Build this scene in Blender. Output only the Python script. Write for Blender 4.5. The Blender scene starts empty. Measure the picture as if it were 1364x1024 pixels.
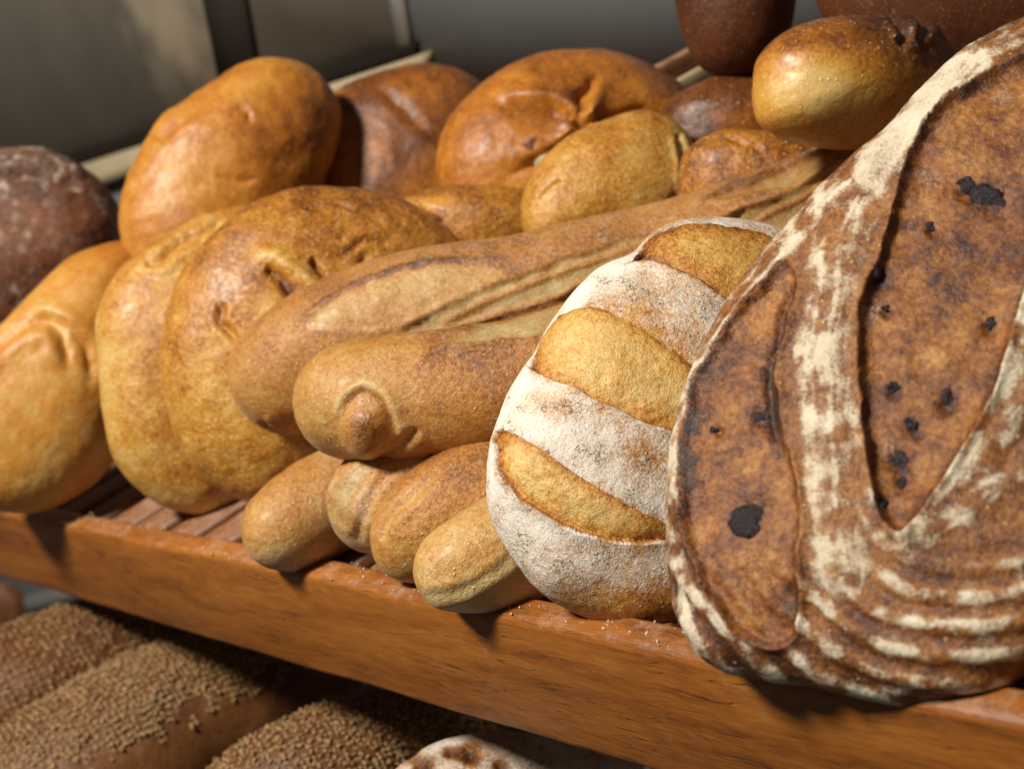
import bpy, math, random
import numpy as np
from mathutils import Matrix, Vector

# ------------------------------------------------------------------ camera
FOC = 1900.0                    # focal length in photo pixels (1364 wide)
TILT, D0, ORG = 7.0, 0.85, (640.0, 815.0)
VPX = (-880.0, 500.0)
Xc = -np.array([VPX[0] - 682, -(VPX[1] - 512), -FOC]); Xc /= np.linalg.norm(Xc)
_a = -.2925
Zc = np.array([_a, 1.0, -(_a * Xc[0] + Xc[1]) / Xc[2]]); Zc /= np.linalg.norm(Zc)
Yc = np.cross(Zc, Xc)
_t = math.radians(TILT)
Yc = Yc * math.cos(_t) + Zc * math.sin(_t); Zc = np.cross(Xc, Yc)
R = np.array([Xc, Yc, Zc])      # camera axes -> world axes (shelf frame: X along the rail, Y into the shelf, Z up)
CAM = -R @ (np.array([(ORG[0] - 682) / FOC, -(ORG[1] - 512) / FOC, -1]) * D0)
VIEW = R @ np.array([0, 0, -1.0])

scene = bpy.context.scene
cam = bpy.data.cameras.new('camera')
cam.sensor_width = 36; cam.lens = FOC / 1364 * 36
cam.clip_start = .05; cam.clip_end = 50
cam.dof.use_dof = True; cam.dof.focus_distance = .81; cam.dof.aperture_fstop = 7.5
camo = bpy.data.objects.new('camera', cam); scene.collection.objects.link(camo)
M4 = np.eye(4); M4[:3, :3] = R; M4[:3, 3] = CAM
camo.matrix_world = Matrix(M4.tolist())
scene.camera = camo

# ------------------------------------------------------------------ light
w = bpy.data.worlds.new('World'); scene.world = w; w.use_nodes = True
w.node_tree.nodes['Background'].inputs[0].default_value = (.95, .90, .82, 1)
w.node_tree.nodes['Background'].inputs[1].default_value = .055
scene.view_settings.view_transform = 'Standard'
scene.view_settings.look = 'None'
scene.view_settings.exposure = 0.0
scene.view_settings.gamma = 1.0


def c2w(v): return R @ np.array(v, float) + CAM


def area(name, pos, target, size, power, col, sy=None):
    l = bpy.data.lights.new(name, 'AREA'); l.energy = power; l.color = col
    l.shape = 'RECTANGLE'; l.size = size; l.size_y = sy or size
    o = bpy.data.objects.new(name, l); scene.collection.objects.link(o)
    o.location = c2w(pos)
    o.rotation_euler = (Vector(c2w(target)) - Vector(c2w(pos))).to_track_quat('-Z', 'Y').to_euler()
    return o


area('window_light', (-1.75, 1.35, .35), (0.0, 0, -1.0), .42, 110, (1.0, .93, .82))
area('overhead_fill', (.9, 2.2, .6), (0.1, 0, -1.0), 1.6, 3, (1.0, .97, .93))  # added soft fill from above front, no fitting seen there

# ------------------------------------------------------------------ projection helpers


def U(px, py, d):
    px, py, d = np.broadcast_arrays(np.asarray(px, float), np.asarray(py, float), np.asarray(d, float))
    v = np.stack([(px - 682) / FOC * d, -(py - 512) / FOC * d, -d], -1)
    return v @ R.T + CAM


def proj(P):
    q = (np.asarray(P) - CAM) @ R
    return 682 + FOC * q[..., 0] / -q[..., 2], 512 - FOC * q[..., 1] / -q[..., 2]


def on_plane(px, py, axis, val):
    r = R @ np.array([(px - 682) / FOC, -(py - 512) / FOC, -1.0])
    k = (val - CAM[axis]) / r[axis]
    return CAM + r * k


# ------------------------------------------------------------------ noise


def _h(i, j, k, s):
    n = (i * 374761393 + j * 668265263 + k * 2147483647 + s * 1274126177) & 0xffffffff
    n = ((n ^ (n >> 13)) * 1274126177) & 0xffffffff
    n = ((n ^ (n >> 16)) * 2246822519) & 0xffffffff
    return ((n ^ (n >> 15)) & 0xffff) / 65535.0


def noise(P, scale, seed=0):
    Q = P * scale + 1000.0
    I = np.floor(Q).astype(np.int64); F = Q - I; F = F * F * F * (F * (F * 6 - 15) + 10)
    i, j, k = I[..., 0], I[..., 1], I[..., 2]; a, b, c = F[..., 0], F[..., 1], F[..., 2]
    g = lambda x, y, z: _h(i + x, j + y, k + z, seed)
    x00 = g(0, 0, 0) * (1 - a) + g(1, 0, 0) * a; x10 = g(0, 1, 0) * (1 - a) + g(1, 1, 0) * a
    x01 = g(0, 0, 1) * (1 - a) + g(1, 0, 1) * a; x11 = g(0, 1, 1) * (1 - a) + g(1, 1, 1) * a
    return ((x00 * (1 - b) + x10 * b) * (1 - c) + (x01 * (1 - b) + x11 * b) * c) * 2 - 1


def fbm(P, scale, oct=3, seed=0):
    s = 0; a = 1.0; t = 0
    for o in range(oct):
        s = s + a * noise(P, scale * 2 ** o, seed + o * 7); t += a; a *= .5
    return s / t


def sst(a, b, x):
    t = np.clip((x - a) / (b - a), 0, 1)
    return t * t * (3 - 2 * t)


def catmull(pts, n=12, closed=False):
    P = np.array(pts, float); m = len(P)
    if closed: idx = lambda i: P[i % m]
    else: idx = lambda i: P[min(max(i, 0), m - 1)]
    out = []
    for i in range(m if closed else m - 1):
        p0, p1, p2, p3 = idx(i - 1), idx(i), idx(i + 1), idx(i + 2)
        for t in np.arange(n) / n:
            out.append(.5 * ((2 * p1) + (-p0 + p2) * t + (2 * p0 - 5 * p1 + 4 * p2 - p3) * t * t + (-p0 + 3 * p1 - 3 * p2 + p3) * t ** 3))
    if not closed: out.append(P[-1])
    return np.array(out)


def dline(x, y, pts, n=6, closed=False):
    """distance to a smoothed polyline, position 0..1 along it, signed side"""
    C = catmull(pts, n, closed)
    if closed: C = np.vstack([C, C[:1]])
    best = np.full(x.shape, 1e9); T = np.zeros(x.shape); S = np.zeros(x.shape)
    m = len(C) - 1
    for i in range(m):
        ax, ay = C[i][:2]; bx, by = C[i + 1][:2]
        vx, vy = bx - ax, by - ay; L = vx * vx + vy * vy + 1e-9
        t = np.clip(((x - ax) * vx + (y - ay) * vy) / L, 0, 1)
        dx, dy = x - ax - t * vx, y - ay - t * vy
        d = dx * dx + dy * dy; u = d < best
        best = np.where(u, d, best); T = np.where(u, (i + t) / m, T)
        S = np.where(u, np.sign(vx * (y - ay) - vy * (x - ax)), S)
    return np.sqrt(best), T, S


def dpoly(x, y, pts, n=6):
    """signed distance to a smoothed closed outline, positive inside"""
    C = catmull(pts, n, True); ins = np.zeros(x.shape, bool)
    m = len(C)
    for i in range(m):
        ax, ay = C[i]; bx, by = C[(i + 1) % m]
        if ay == by: continue
        c = ((ay > y) != (by > y)) & (x < (bx - ax) * (y - ay) / (by - ay) + ax)
        ins ^= c
    d, _, _ = dline(x, y, pts, n, True)
    return np.where(ins, d, -d)


# ------------------------------------------------------------------ objects
def link(o, parent=None):
    scene.collection.objects.link(o)
    if parent is not None:
        o.parent = parent
        o.matrix_parent_inverse = Matrix.Identity(4)
    return o


def tag(o, label=None, cat=None, group=None, kind=None):
    if label: o['label'] = label
    if cat: o['category'] = cat
    if group: o['group'] = group
    if kind: o['kind'] = kind
    return o


def empty(name, loc):
    o = bpy.data.objects.new(name, None); o.location = Vector(loc); o.empty_display_size = .02
    return link(o)


def mesh_obj(name, V, F, mat, parent=None, attrs=None, normals=None, origin=None, smooth=True):
    """V world coordinates; the object sits at origin (or its parent's)"""
    V = np.asarray(V, float)
    if parent is not None: origin = np.array(parent.location); loc = (0, 0, 0)
    else:
        if origin is None: origin = V.mean(0)
        loc = origin
    me = bpy.data.meshes.new(name)
    F = np.asarray(F)
    me.vertices.add(len(V)); me.vertices.foreach_set('co', (V - origin).astype(np.float32).ravel())
    k = F.shape[1]
    me.loops.add(F.size); me.loops.foreach_set('vertex_index', F.astype(np.int32).ravel())
    me.polygons.add(len(F)); me.polygons.foreach_set('loop_start', np.arange(len(F), dtype=np.int32) * k)
    me.polygons.foreach_set('loop_total', np.full(len(F), k, np.int32))
    if smooth: me.polygons.foreach_set('use_smooth', np.ones(len(F), bool))
    me.update(calc_edges=True)
    for nme, arr in (attrs or {}).items():
        at = me.attributes.new(nme, 'FLOAT', 'POINT'); at.data.foreach_set('value', np.asarray(arr, np.float32))
    me.validate()
    if normals is not None:
        me.normals_split_custom_set_from_vertices(normals.astype(np.float32))
    me.materials.append(mat)
    o = bpy.data.objects.new(name, me); o.location = Vector(loc)
    return link(o, parent)


def vnormals(V, F):
    a = V[F[:, 0]]; b = V[F[:, 1]]; c = V[F[:, 2]]; d = V[F[:, 3]]
    n = np.cross(c - a, d - b)
    N = np.zeros_like(V)
    for k in range(4):
        for ax in range(3):
            N[:, ax] += np.bincount(F[:, k], n[:, ax], len(V))
    return N / (np.linalg.norm(N, axis=1, keepdims=True) + 1e-12)


class Surf:
    pass


def finish(V, F, mpp, feat, seed, lump=1.0, base_bake=.35, nb=.25, jit=6.0):
    """displace a smooth body by lumps and features (heights in photo pixels), fill the colour attributes"""
    N = vnormals(V, F)
    s = Surf(); s.P = V; s.N = N; s.x, s.y = proj(V)
    tc = CAM - V; tc /= np.linalg.norm(tc, axis=1, keepdims=True)
    s.face = sst(-.05, .25, (N * tc).sum(1))
    s.x0, s.y0 = s.x, s.y
    jx = fbm(V, 55, 3, seed + 41) * jit; jy = fbm(V, 55, 3, seed + 42) * jit
    s.x = s.x + jx; s.y = s.y + jy
    s.up = N[:, 2]
    s.h = (fbm(V, 14, 2, seed) * 4 + fbm(V, 45, 3, seed + 3) * 1.8 + fbm(V, 160, 2, seed + 5) * .5) * lump
    s.bake = base_bake + nb * fbm(V, 16, 3, seed + 11) + .10 * fbm(V, 70, 3, seed + 12)
    s.bake += .13 * s.up + .10 * fbm(V, 9, 2, seed + 15)
    s.flour = np.zeros(len(V)); s.crumb = np.zeros(len(V)); s.seed = seed
    if feat: feat(s)
    V2 = V + N * (s.h * mpp)[:, None]
    N2 = vnormals(V2, F)
    return V2, N2, s


def blob_body(outline, depth, tilt=(0, 0), tf=.04, tb=.04, n=140, k=2.0, center=None, kb=2.0):
    O = catmull(outline, 14, True)
    c = np.array(center) if center else O.mean(0)
    th = np.arctan2(O[:, 1] - c[1], O[:, 0] - c[0]); r = np.hypot(O[:, 1] - c[1], O[:, 0] - c[0])
    o = np.argsort(th); th = th[o]; r = r[o]
    th = np.concatenate([th - 2 * np.pi, th, th + 2 * np.pi]); r = np.tile(r, 3)
    g = np.linspace(-1, 1, n + 1); A, B = np.meshgrid(g, g, indexing='ij')
    rr = np.maximum(abs(A), abs(B))
    with np.errstate(divide='ignore', invalid='ignore'):
        ph = np.where(abs(A) > abs(B), (np.pi / 4) * (B / np.where(A == 0, 1, A)), np.pi / 2 - (np.pi / 4) * (A / np.where(B == 0, 1, B)))
    sgn = np.where(abs(A) > abs(B), A < 0, B < 0)
    ph = ph + np.where(sgn, np.pi, 0); ph = np.where(rr == 0, 0, ph)
    ph = (ph + np.pi) % (2 * np.pi) - np.pi
    Rt = np.interp(ph, th, r)
    rho = np.sin(rr * np.pi / 2)
    px = c[0] + rho * Rt * np.cos(ph); py = c[1] + rho * Rt * np.sin(ph)
    dep = depth * (1 + tilt[0] * (px - c[0]) / 1000 + tilt[1] * (py - c[1]) / 1000)
    base = U(px, py, dep)
    e1 = U(c[0] + 10, c[1], depth * (1 + tilt[0] * .01)) - U(c[0], c[1], depth)
    e2 = U(c[0], c[1] + 10, depth * (1 + tilt[1] * .01)) - U(c[0], c[1], depth)
    nn = np.cross(e2, e1); nn /= np.linalg.norm(nn)
    if (nn * (CAM - base[n // 2, n // 2])).sum() < 0: nn = -nn
    hf = tf * (1 - rho ** k).clip(0) ** (1 / k); hb = tb * (1 - rho ** kb).clip(0) ** (1 / kb)
    front = base + nn * hf[..., None]; back = base - nn * hb[..., None]
    m = n + 1; ids = np.arange(m * m).reshape(m, m)
    rim = np.zeros((m, m), bool); rim[0] = rim[-1] = True; rim[:, 0] = rim[:, -1] = True
    ids2 = np.full((m, m), -1); ids2[rim] = ids[rim]; ids2[~rim] = m * m + np.arange((~rim).sum())
    V = np.vstack([front.reshape(-1, 3), back[~rim]])
    q = lambda I: np.stack([I[:-1, :-1], I[1:, :-1], I[1:, 1:], I[:-1, 1:]], -1).reshape(-1, 4)
    F1 = q(ids); F2 = q(ids2)[:, ::-1]
    F = np.vstack([F1, F2])
    # orientation check
    i = F1[(n // 2) * n + n // 2]
    nv = np.cross(V[i[2]] - V[i[0]], V[i[3]] - V[i[1]])
    if (nv * nn).sum() < 0: F = F[:, ::-1]
    return V, F, depth / FOC, base[n // 2, n // 2]


def tube_body(pts, n=120, m=90, flat=1.0, endpow=2.0):
    """pts: (px, py, depth, radius px) along the loaf; elliptical caps at both ends"""
    C = catmull(pts, 20)
    P = U(C[:, 0], C[:, 1], C[:, 2]); rad = C[:, 3] * C[:, 2] / FOC
    L = np.concatenate([[0], np.cumsum(np.linalg.norm(np.diff(P, axis=0), axis=1))])
    tot = L[-1]
    cap = .5
    u = np.linspace(0, 1, n + 1)
    r0, r1 = rad[0], rad[-1]
    # uniform + denser at ends
    s = tot * (.5 - .5 * np.cos(np.pi * u)) * .55 + tot * u * .45
    s = s.clip(0, tot)
    Q = np.stack([np.interp(s, L, P[:, i]) for i in range(3)], -1)
    rr = np.interp(s, L, rad)
    e0 = (1 - ((r0 - s).clip(0) / r0) ** endpow).clip(0) ** (1 / endpow)
    e1 = (1 - ((r1 - (tot - s)).clip(0) / r1) ** endpow).clip(0) ** (1 / endpow)
    rr = rr * e0 * e1
    T = np.gradient(Q, axis=0); T /= np.linalg.norm(T, axis=1, keepdims=True)
    vdir = CAM - Q; A = vdir - (vdir * T).sum(1, keepdims=True) * T; A /= np.linalg.norm(A, axis=1, keepdims=True)
    B = np.cross(T, A)
    ph = np.arange(m) / m * 2 * np.pi
    V = (Q[:, None] + rr[:, None, None] * (A[:, None] * np.cos(ph)[None, :, None] * flat + B[:, None] * np.sin(ph)[None, :, None])).reshape(-1, 3)
    ids = np.arange((n + 1) * m).reshape(n + 1, m)
    nx = np.roll(ids, -1, 1)
    F = np.stack([ids[:-1], nx[:-1], nx[1:], ids[1:]], -1).reshape(-1, 4)
    i = F[(n // 2) * m]
    nv = np.cross(V[i[2]] - V[i[0]], V[i[3]] - V[i[1]])
    if (nv * (V[i[0]] - Q[n // 2])).sum() < 0: F = F[:, ::-1]
    return V, F, C[len(C) // 3, 2] / FOC, Q[n // 2]


def loaf(name, body, mat, label, cat='bread', group=None, feat=None, seed=0, lump=1.0, bake=.35, nb=.25, split=None, crust_name='crust'):
    V, F, mpp, c = body
    V, N, s = finish(V, F, mpp, feat, seed, lump, bake, nb)
    attrs = dict(bake=s.bake, flour=s.flour, crumb=s.crumb)
    if split is None and not getattr(s, 'parts', None):
        o = mesh_obj(name, V, F, mat, None, attrs, N, origin=c)
        tag(o, label, cat, group); s.obj = o; s.V = V; s.N2 = N
        return s
    root = empty(name, c); tag(root, label, cat, group)
    reg = getattr(s, 'reg', np.zeros(len(V), int))
    fr = reg[F].max(1)
    for r in np.unique(fr):
        Fs = F[fr == r]
        u, inv = np.unique(Fs, return_inverse=True)
        mesh_obj(crust_name if r == 0 else 'slash_opening', V[u], inv.reshape(-1, 4), mat, root, {k: v[u] for k, v in attrs.items()}, N[u])
    s.obj = root; s.V = V; s.N2 = N
    return s


# ------------------------------------------------------------------ materials
class NT:
    def __init__(self, name):
        self.m = bpy.data.materials.new(name); self.m.use_nodes = True
        self.t = self.m.node_tree; self.t.nodes.clear()
        self.out = self.n('ShaderNodeOutputMaterial'); self.b = self.n('ShaderNodeBsdfPrincipled')
        self.l(self.b.outputs[0], self.out.inputs[0])
        self.tc = self.n('ShaderNodeTexCoord').outputs['Object']

    def n(self, t): return self.t.nodes.new(t)
    def l(self, a, b): self.t.links.new(a, b)

    def setin(self, i, v):
        if hasattr(v, 'is_output') or hasattr(v, 'links'): self.l(v, i)
        else: i.default_value = v

    def math(self, op, a, b=0.0, c=0.0, clamp=False):
        n = self.n('ShaderNodeMath'); n.operation = op; n.use_clamp = clamp
        for i, v in enumerate((a, b, c)): self.setin(n.inputs[i], v)
        return n.outputs[0]

    def noise(self, scale, detail=4, rough=.55, vec=None, dist=0.0):
        n = self.n('ShaderNodeTexNoise'); n.inputs['Scale'].default_value = scale
        n.inputs['Detail'].default_value = detail; n.inputs['Roughness'].default_value = rough
        n.inputs['Distortion'].default_value = dist
        self.l(vec or self.tc, n.inputs['Vector']); return n.outputs['Fac']

    def vor(self, scale, feature='F1', vec=None, rand=1.0):
        n = self.n('ShaderNodeTexVoronoi'); n.feature = feature; n.inputs['Scale'].default_value = scale
        n.inputs['Randomness'].default_value = rand
        self.l(vec or self.tc, n.inputs['Vector']); return n

    def mapr(self, v, a, b, c=0.0, d=1.0):
        n = self.n('ShaderNodeMapRange'); n.interpolation_type = 'SMOOTHSTEP'
        self.l(v, n.inputs[0])
        for i, x in zip((1, 2, 3, 4), (a, b, c, d)): n.inputs[i].default_value = x
        return n.outputs[0]

    def ramp(self, v, stops):
        n = self.n('ShaderNodeValToRGB'); e = n.color_ramp.elements
        while len(e) < len(stops): e.new(.5)
        for x, (p, c) in zip(e, stops): x.position = p; x.color = (*c, 1)
        self.l(v, n.inputs[0]); return n.outputs[0]

    def mix(self, f, a, b, mode='MIX'):
        n = self.n('ShaderNodeMix'); n.data_type = 'RGBA'; n.blend_type = mode
        self.setin(n.inputs[0], f)
        for i, v in ((6, a), (7, b)):
            if isinstance(v, tuple): n.inputs[i].default_value = (*v, 1)
            else: self.l(v, n.inputs[i])
        return n.outputs[2]

    def attr(self, name):
        n = self.n('ShaderNodeAttribute'); n.attribute_name = name; return n.outputs['Fac']

    def bump(self, h, strength, dist, prev=None):
        n = self.n('ShaderNodeBump'); n.inputs['Strength'].default_value = strength; n.inputs['Distance'].default_value = dist
        self.l(h, n.inputs['Height'])
        if prev is not None: self.l(prev, n.inputs['Normal'])
        return n.outputs[0]

    def stretch(self, s):
        n = self.n('ShaderNodeMapping'); n.inputs['Scale'].default_value = s
        self.l(self.tc, n.inputs[0]); return n.outputs[0]


GOLD = [(0, (.66, .45, .15)), (.25, (.58, .295, .048)), (.5, (.44, .168, .016)), (.75, (.21, .065, .009)), (1, (.05, .015, .005))]
ROLL = [(0, (.62, .40, .13)), (.25, (.57, .262, .042)), (.5, (.43, .145, .014)), (.75, (.19, .056, .008)), (1, (.05, .014, .005))]
BAG = [(0, (.62, .45, .21)), (.25, (.54, .30, .08)), (.5, (.44, .178, .026)), (.75, (.21, .07, .012)), (1, (.05, .018, .005))]
DARK = [(0, (.40, .20, .08)), (.25, (.30, .11, .035)), (.5, (.19, .06, .02)), (.75, (.09, .028, .012)), (1, (.03, .012, .007))]
SOUR = [(0, (.48, .29, .11)), (.25, (.37, .17, .04)), (.5, (.25, .09, .016)), (.75, (.115, .034, .009)), (1, (.03, .012, .006))]
CRUMB = [(0, (.72, .52, .21)), (.3, (.64, .37, .09)), (.55, (.50, .21, .026)), (.8, (.25, .075, .009)), (1, (.07, .02, .005))]


def crust(name, cols, rough=.5, blister=.5, floury=.0, bump=1.0, flourcol=(.74, .69, .60), crumbcols=CRUMB, spec=.5, grainy=.5, crackle=0.0, mott=.8, blotch=.5, coat=.0, fleck=.40, sheen=0.0):
    t = NT(name)
    bake = t.attr('bake'); flour = t.attr('flour'); crumb = t.attr('crumb')
    n1 = t.noise(60, 5, .6); n2 = t.noise(330, 4, .65); n3 = t.noise(1100, 3, .6)
    v = t.math('ADD', bake, t.math('MULTIPLY', t.math('SUBTRACT', n1, .5), blotch))
    v = t.math('ADD', v, t.math('MULTIPLY', t.math('SUBTRACT', n2, .5), mott))
    v = t.math('ADD', v, t.math('MULTIPLY', t.math('SUBTRACT', n3, .5), .65 * grainy))
    base = t.ramp(v, cols)
    crc = t.ramp(t.math('ADD', v, t.math('MULTIPLY', t.math('SUBTRACT', t.noise(85, 6, .72, dist=.8), .5), .6)), crumbcols)
    base = t.mix(crumb, base, crc)
    # small pale blisters
    vo = t.vor(300); d = t.mapr(vo.outputs['Distance'], .12, .38, 1, 0)
    sep = t.n('ShaderNodeSeparateColor'); t.l(vo.outputs['Color'], sep.inputs[0])
    on = t.mapr(sep.outputs[0], 1 - .45 * blister, 1 - .45 * blister + .1)
    bl = t.math('MULTIPLY', t.math('MULTIPLY', t.math('MULTIPLY', d, on), t.mapr(t.noise(45, 2), .3, .5)), t.mapr(t.math('MAXIMUM', crumb, flour), 0, 1, 1, .05))
    base = t.mix(t.math('MULTIPLY', bl, .6), base, (.80, .56, .27))
    # fine pale flecks
    vf = t.vor(720); df = t.mapr(vf.outputs['Distance'], .15, .42, 1, 0)
    sf = t.n('ShaderNodeSeparateColor'); t.l(vf.outputs['Color'], sf.inputs[0])
    fk = t.math('MULTIPLY', t.math('MULTIPLY', df, t.mapr(sf.outputs[2], .55, .75)), t.mapr(t.noise(70, 3), .38, .62))
    base = t.mix(t.math('MULTIPLY', fk, fleck), base, (.80, .60, .36))
    # dark pin pores
    vp = t.vor(520); dp = t.mapr(vp.outputs['Distance'], .08, .22, 1, 0)
    sp = t.n('ShaderNodeSeparateColor'); t.l(vp.outputs['Color'], sp.inputs[0])
    por = t.math('MULTIPLY', dp, t.mapr(sp.outputs[1], .82, .9))
    base = t.mix(t.math('MULTIPLY', por, .5), base, (.12, .045, .015))
    # flour
    fl = t.math('ADD', flour, floury)
    fn = t.math('ADD', t.math('MULTIPLY', t.noise(700, 5, .75), .65), t.math('MULTIPLY', t.noise(120, 3, .6), .35))
    fm = t.math('MULTIPLY', t.mapr(t.math('ADD', fl, t.math('MULTIPLY', t.math('SUBTRACT', fn, .5), 2.6)), .22, 1.0), .94)
    fm = t.math('MULTIPLY', fm, t.mapr(fl, .02, .18))
    fcol = t.mix(t.mapr(n1, .35, .7), flourcol, tuple(x * y for x, y in zip(flourcol, (.88, .82, .72))))
    base = t.mix(fm, base, fcol)
    hgt = t.math('ADD', t.math('MULTIPLY', n2, .6), t.math('MULTIPLY', n3, .35))
    if crackle:
        wv = t.n('ShaderNodeTexNoise'); wv.inputs['Scale'].default_value = 160; wv.inputs['Detail'].default_value = 3; t.l(t.tc, wv.inputs['Vector'])
        wm = t.n('ShaderNodeMix'); wm.data_type = 'VECTOR'; wm.inputs[0].default_value = .018; t.l(t.tc, wm.inputs[4]); t.l(wv.outputs['Color'], wm.inputs[5])
        vc = t.vor(150, 'DISTANCE_TO_EDGE', vec=wm.outputs[1]); cr = t.mapr(vc.outputs['Distance'], .0, .05, 1, 0)
        cr = t.math('MULTIPLY', cr, t.mapr(t.noise(60, 3), .54, .64))
        cr = t.math('MULTIPLY', cr, t.mapr(fl, .3, .6))
        base = t.mix(t.math('MULTIPLY', cr, crackle), base, (.22, .12, .06))
        hgt = t.math('SUBTRACT', hgt, t.math('MULTIPLY', cr, .8))
    t.l(base, t.b.inputs['Base Color'])
    rg = t.math('ADD', rough, t.math('MULTIPLY', fm, .4), clamp=True)
    rg = t.math('ADD', rg, t.math('MULTIPLY', t.math('SUBTRACT', n2, .5), .35), clamp=True)
    t.l(rg, t.b.inputs['Roughness'])
    t.b.inputs['Specular IOR Level'].default_value = spec
    hgt = t.math('ADD', hgt, t.math('MULTIPLY', bl, .5)); hgt = t.math('SUBTRACT', hgt, t.math('MULTIPLY', por, .5))
    t.b.inputs['Sheen Weight'].default_value = sheen; t.b.inputs['Sheen Roughness'].default_value = .4
    t.b.inputs['Sheen Tint'].default_value = (1, .85, .7, 1)
    t.b.inputs['Coat Weight'].default_value = coat; t.b.inputs['Coat Roughness'].default_value = .22
    nb = t.bump(hgt, .8 * bump, .0014)
    nb = t.bump(n1, .35 * bump, .004, nb)
    t.l(nb, t.b.inputs['Normal'])
    return t.m


def plain(name, col, rough=.6, metal=0, var=.15, scale=40, bump=.1, spec=.5):
    t = NT(name); n = t.noise(scale, 4, .6)
    c = t.mix(n, tuple(x * (1 - var) for x in col), tuple(x * (1 + var) for x in col))
    t.l(c, t.b.inputs['Base Color']); t.b.inputs['Roughness'].default_value = rough; t.b.inputs['Metallic'].default_value = metal
    t.b.inputs['Specular IOR Level'].default_value = spec
    t.l(t.bump(n, bump, .002), t.b.inputs['Normal'])
    return t.m


def steel(name, col, painted_glow, rad):
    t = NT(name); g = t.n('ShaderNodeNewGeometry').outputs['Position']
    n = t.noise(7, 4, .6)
    sub = t.n('ShaderNodeVectorMath'); sub.operation = 'DISTANCE'; t.l(g, sub.inputs[0]); sub.inputs[1].default_value = painted_glow
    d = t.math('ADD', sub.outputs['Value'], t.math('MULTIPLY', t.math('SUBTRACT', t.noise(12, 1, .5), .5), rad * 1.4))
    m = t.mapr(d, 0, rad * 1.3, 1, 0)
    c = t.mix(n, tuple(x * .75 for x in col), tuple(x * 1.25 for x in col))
    c = t.mix(t.math('MULTIPLY', m, .8), c, (.66, .56, .40))  # pale warm glow, like a reflection, painted into the steel colour
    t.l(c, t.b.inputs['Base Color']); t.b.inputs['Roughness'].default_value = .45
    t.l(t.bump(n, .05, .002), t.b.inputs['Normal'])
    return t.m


def wood(name, axis=0, cols=((.10, .028, .006), (.30, .098, .014), (.44, .165, .028)), rough=.42, flour=.0, worn=1.0):
    t = NT(name)
    s = [1, 1, 1]; s = [9.0 if i == axis else 95.0 for i in range(3)]
    warp = t.noise(7, 3, .5)
    vec = t.stretch(tuple(s))
    add = t.n('ShaderNodeVectorMath'); add.operation = 'ADD'
    sc = t.n('ShaderNodeVectorMath'); sc.operation = 'SCALE'; sc.inputs[3].default_value = 3.0
    cmb = t.n('ShaderNodeCombineXYZ')
    for i in range(3): t.l(warp, cmb.inputs[i])
    t.l(cmb.outputs[0], sc.inputs[0]); t.l(vec, add.inputs[0]); t.l(sc.outputs[0], add.inputs[1])
    g = t.noise(1.0, 6, .6, add.outputs[0])
    fine = t.noise(1.0, 4, .7, t.stretch(tuple([60.0 if i == axis else 1400.0 for i in range(3)])))
    band = t.noise(1.0, 2, .5, t.stretch(tuple([2.2 if i == axis else 26.0 for i in range(3)])), .6)
    v = t.math('ADD', t.math('MULTIPLY', g, .55), t.math('MULTIPLY', band, .5))
    v = t.math('ADD', v, t.math('MULTIPLY', t.math('SUBTRACT', fine, .5), .75))
    base = t.ramp(v, [(.28, cols[0]), (.52, cols[1]), (.75, cols[2])])
    # dark grain lines
    ln = t.noise(1.0, 3, .5, t.stretch(tuple([3.5 if i == axis else 60.0 for i in range(3)])), 1.2)
    dk = t.math('MULTIPLY', t.mapr(t.math('ABSOLUTE', t.math('SUBTRACT', ln, .5)), .0, .012, 1, 0), t.mapr(t.noise(9, 2), .47, .60))
    base = t.mix(t.math('MULTIPLY', dk, .75), base, (.035, .012, .006))
    # scuffs and flour dust
    gn = t.n('ShaderNodeNewGeometry'); sx = t.n('ShaderNodeSeparateXYZ'); t.l(gn.outputs['Normal'], sx.inputs[0])
    top = t.math('MULTIPLY', t.mapr(sx.outputs[2], .35, .9), .10)
    sc2 = t.mapr(t.math('ADD', t.math('ADD', t.noise(26, 8, .82), flour), top), .56, .78)
    base = t.mix(t.math('MULTIPLY', sc2, .42 * worn), base, (.52, .38, .28))
    t.l(base, t.b.inputs['Base Color'])
    t.l(t.math('ADD', rough, t.math('MULTIPLY', sc2, .3)), t.b.inputs['Roughness'])
    hh = t.math('SUBTRACT', t.math('ADD', t.math('MULTIPLY', g, .5), t.math('MULTIPLY', fine, .35)), dk)
    t.l(t.bump(hh, .35, .0012), t.b.inputs['Normal'])
    return t.m


M_roll = crust('golden_crust', ROLL, fleck=.18, coat=.04, rough=.40, spec=.45, blister=.35, mott=.7, bump=.55, grainy=.25)
M_gold = crust('blistered_crust', GOLD, blotch=.8, coat=.08, rough=.34, mott=1.25, blister=1.0, bump=1.0, grainy=.55)
M_bun = crust('bun_crust', GOLD, coat=.14, rough=.36, mott=.8, blister=.45, bump=.7, grainy=.4)
M_bag = crust('baguette_crust', BAG, coat=.06, fleck=.35, sheen=.12, rough=.42, mott=.95, blister=.35, bump=1.2, floury=.05, grainy=.9, flourcol=(.72, .56, .42),
              crumbcols=[(0, (.50, .40, .20)), (.3, (.42, .27, .10)), (.55, (.36, .17, .04)), (.8, (.24, .085, .02)), (1, (.09, .03, .01))])
M_batard = crust('floured_crust', GOLD, rough=.42, mott=1.2, blister=.7, bump=1.3, grainy=1.5, flourcol=(.85, .81, .74), crackle=.45)
M_sour = crust('sourdough_crust', SOUR, blotch=.85, coat=.0, rough=.44, mott=1.2, blister=.3, bump=1.3, grainy=.8, flourcol=(.74, .67, .52),
               crumbcols=[(0, (.50, .26, .075)), (.3, (.37, .155, .028)), (.55, (.24, .082, .012)), (.8, (.12, .033, .008)), (1, (.035, .012, .006))], fleck=.12)
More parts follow.
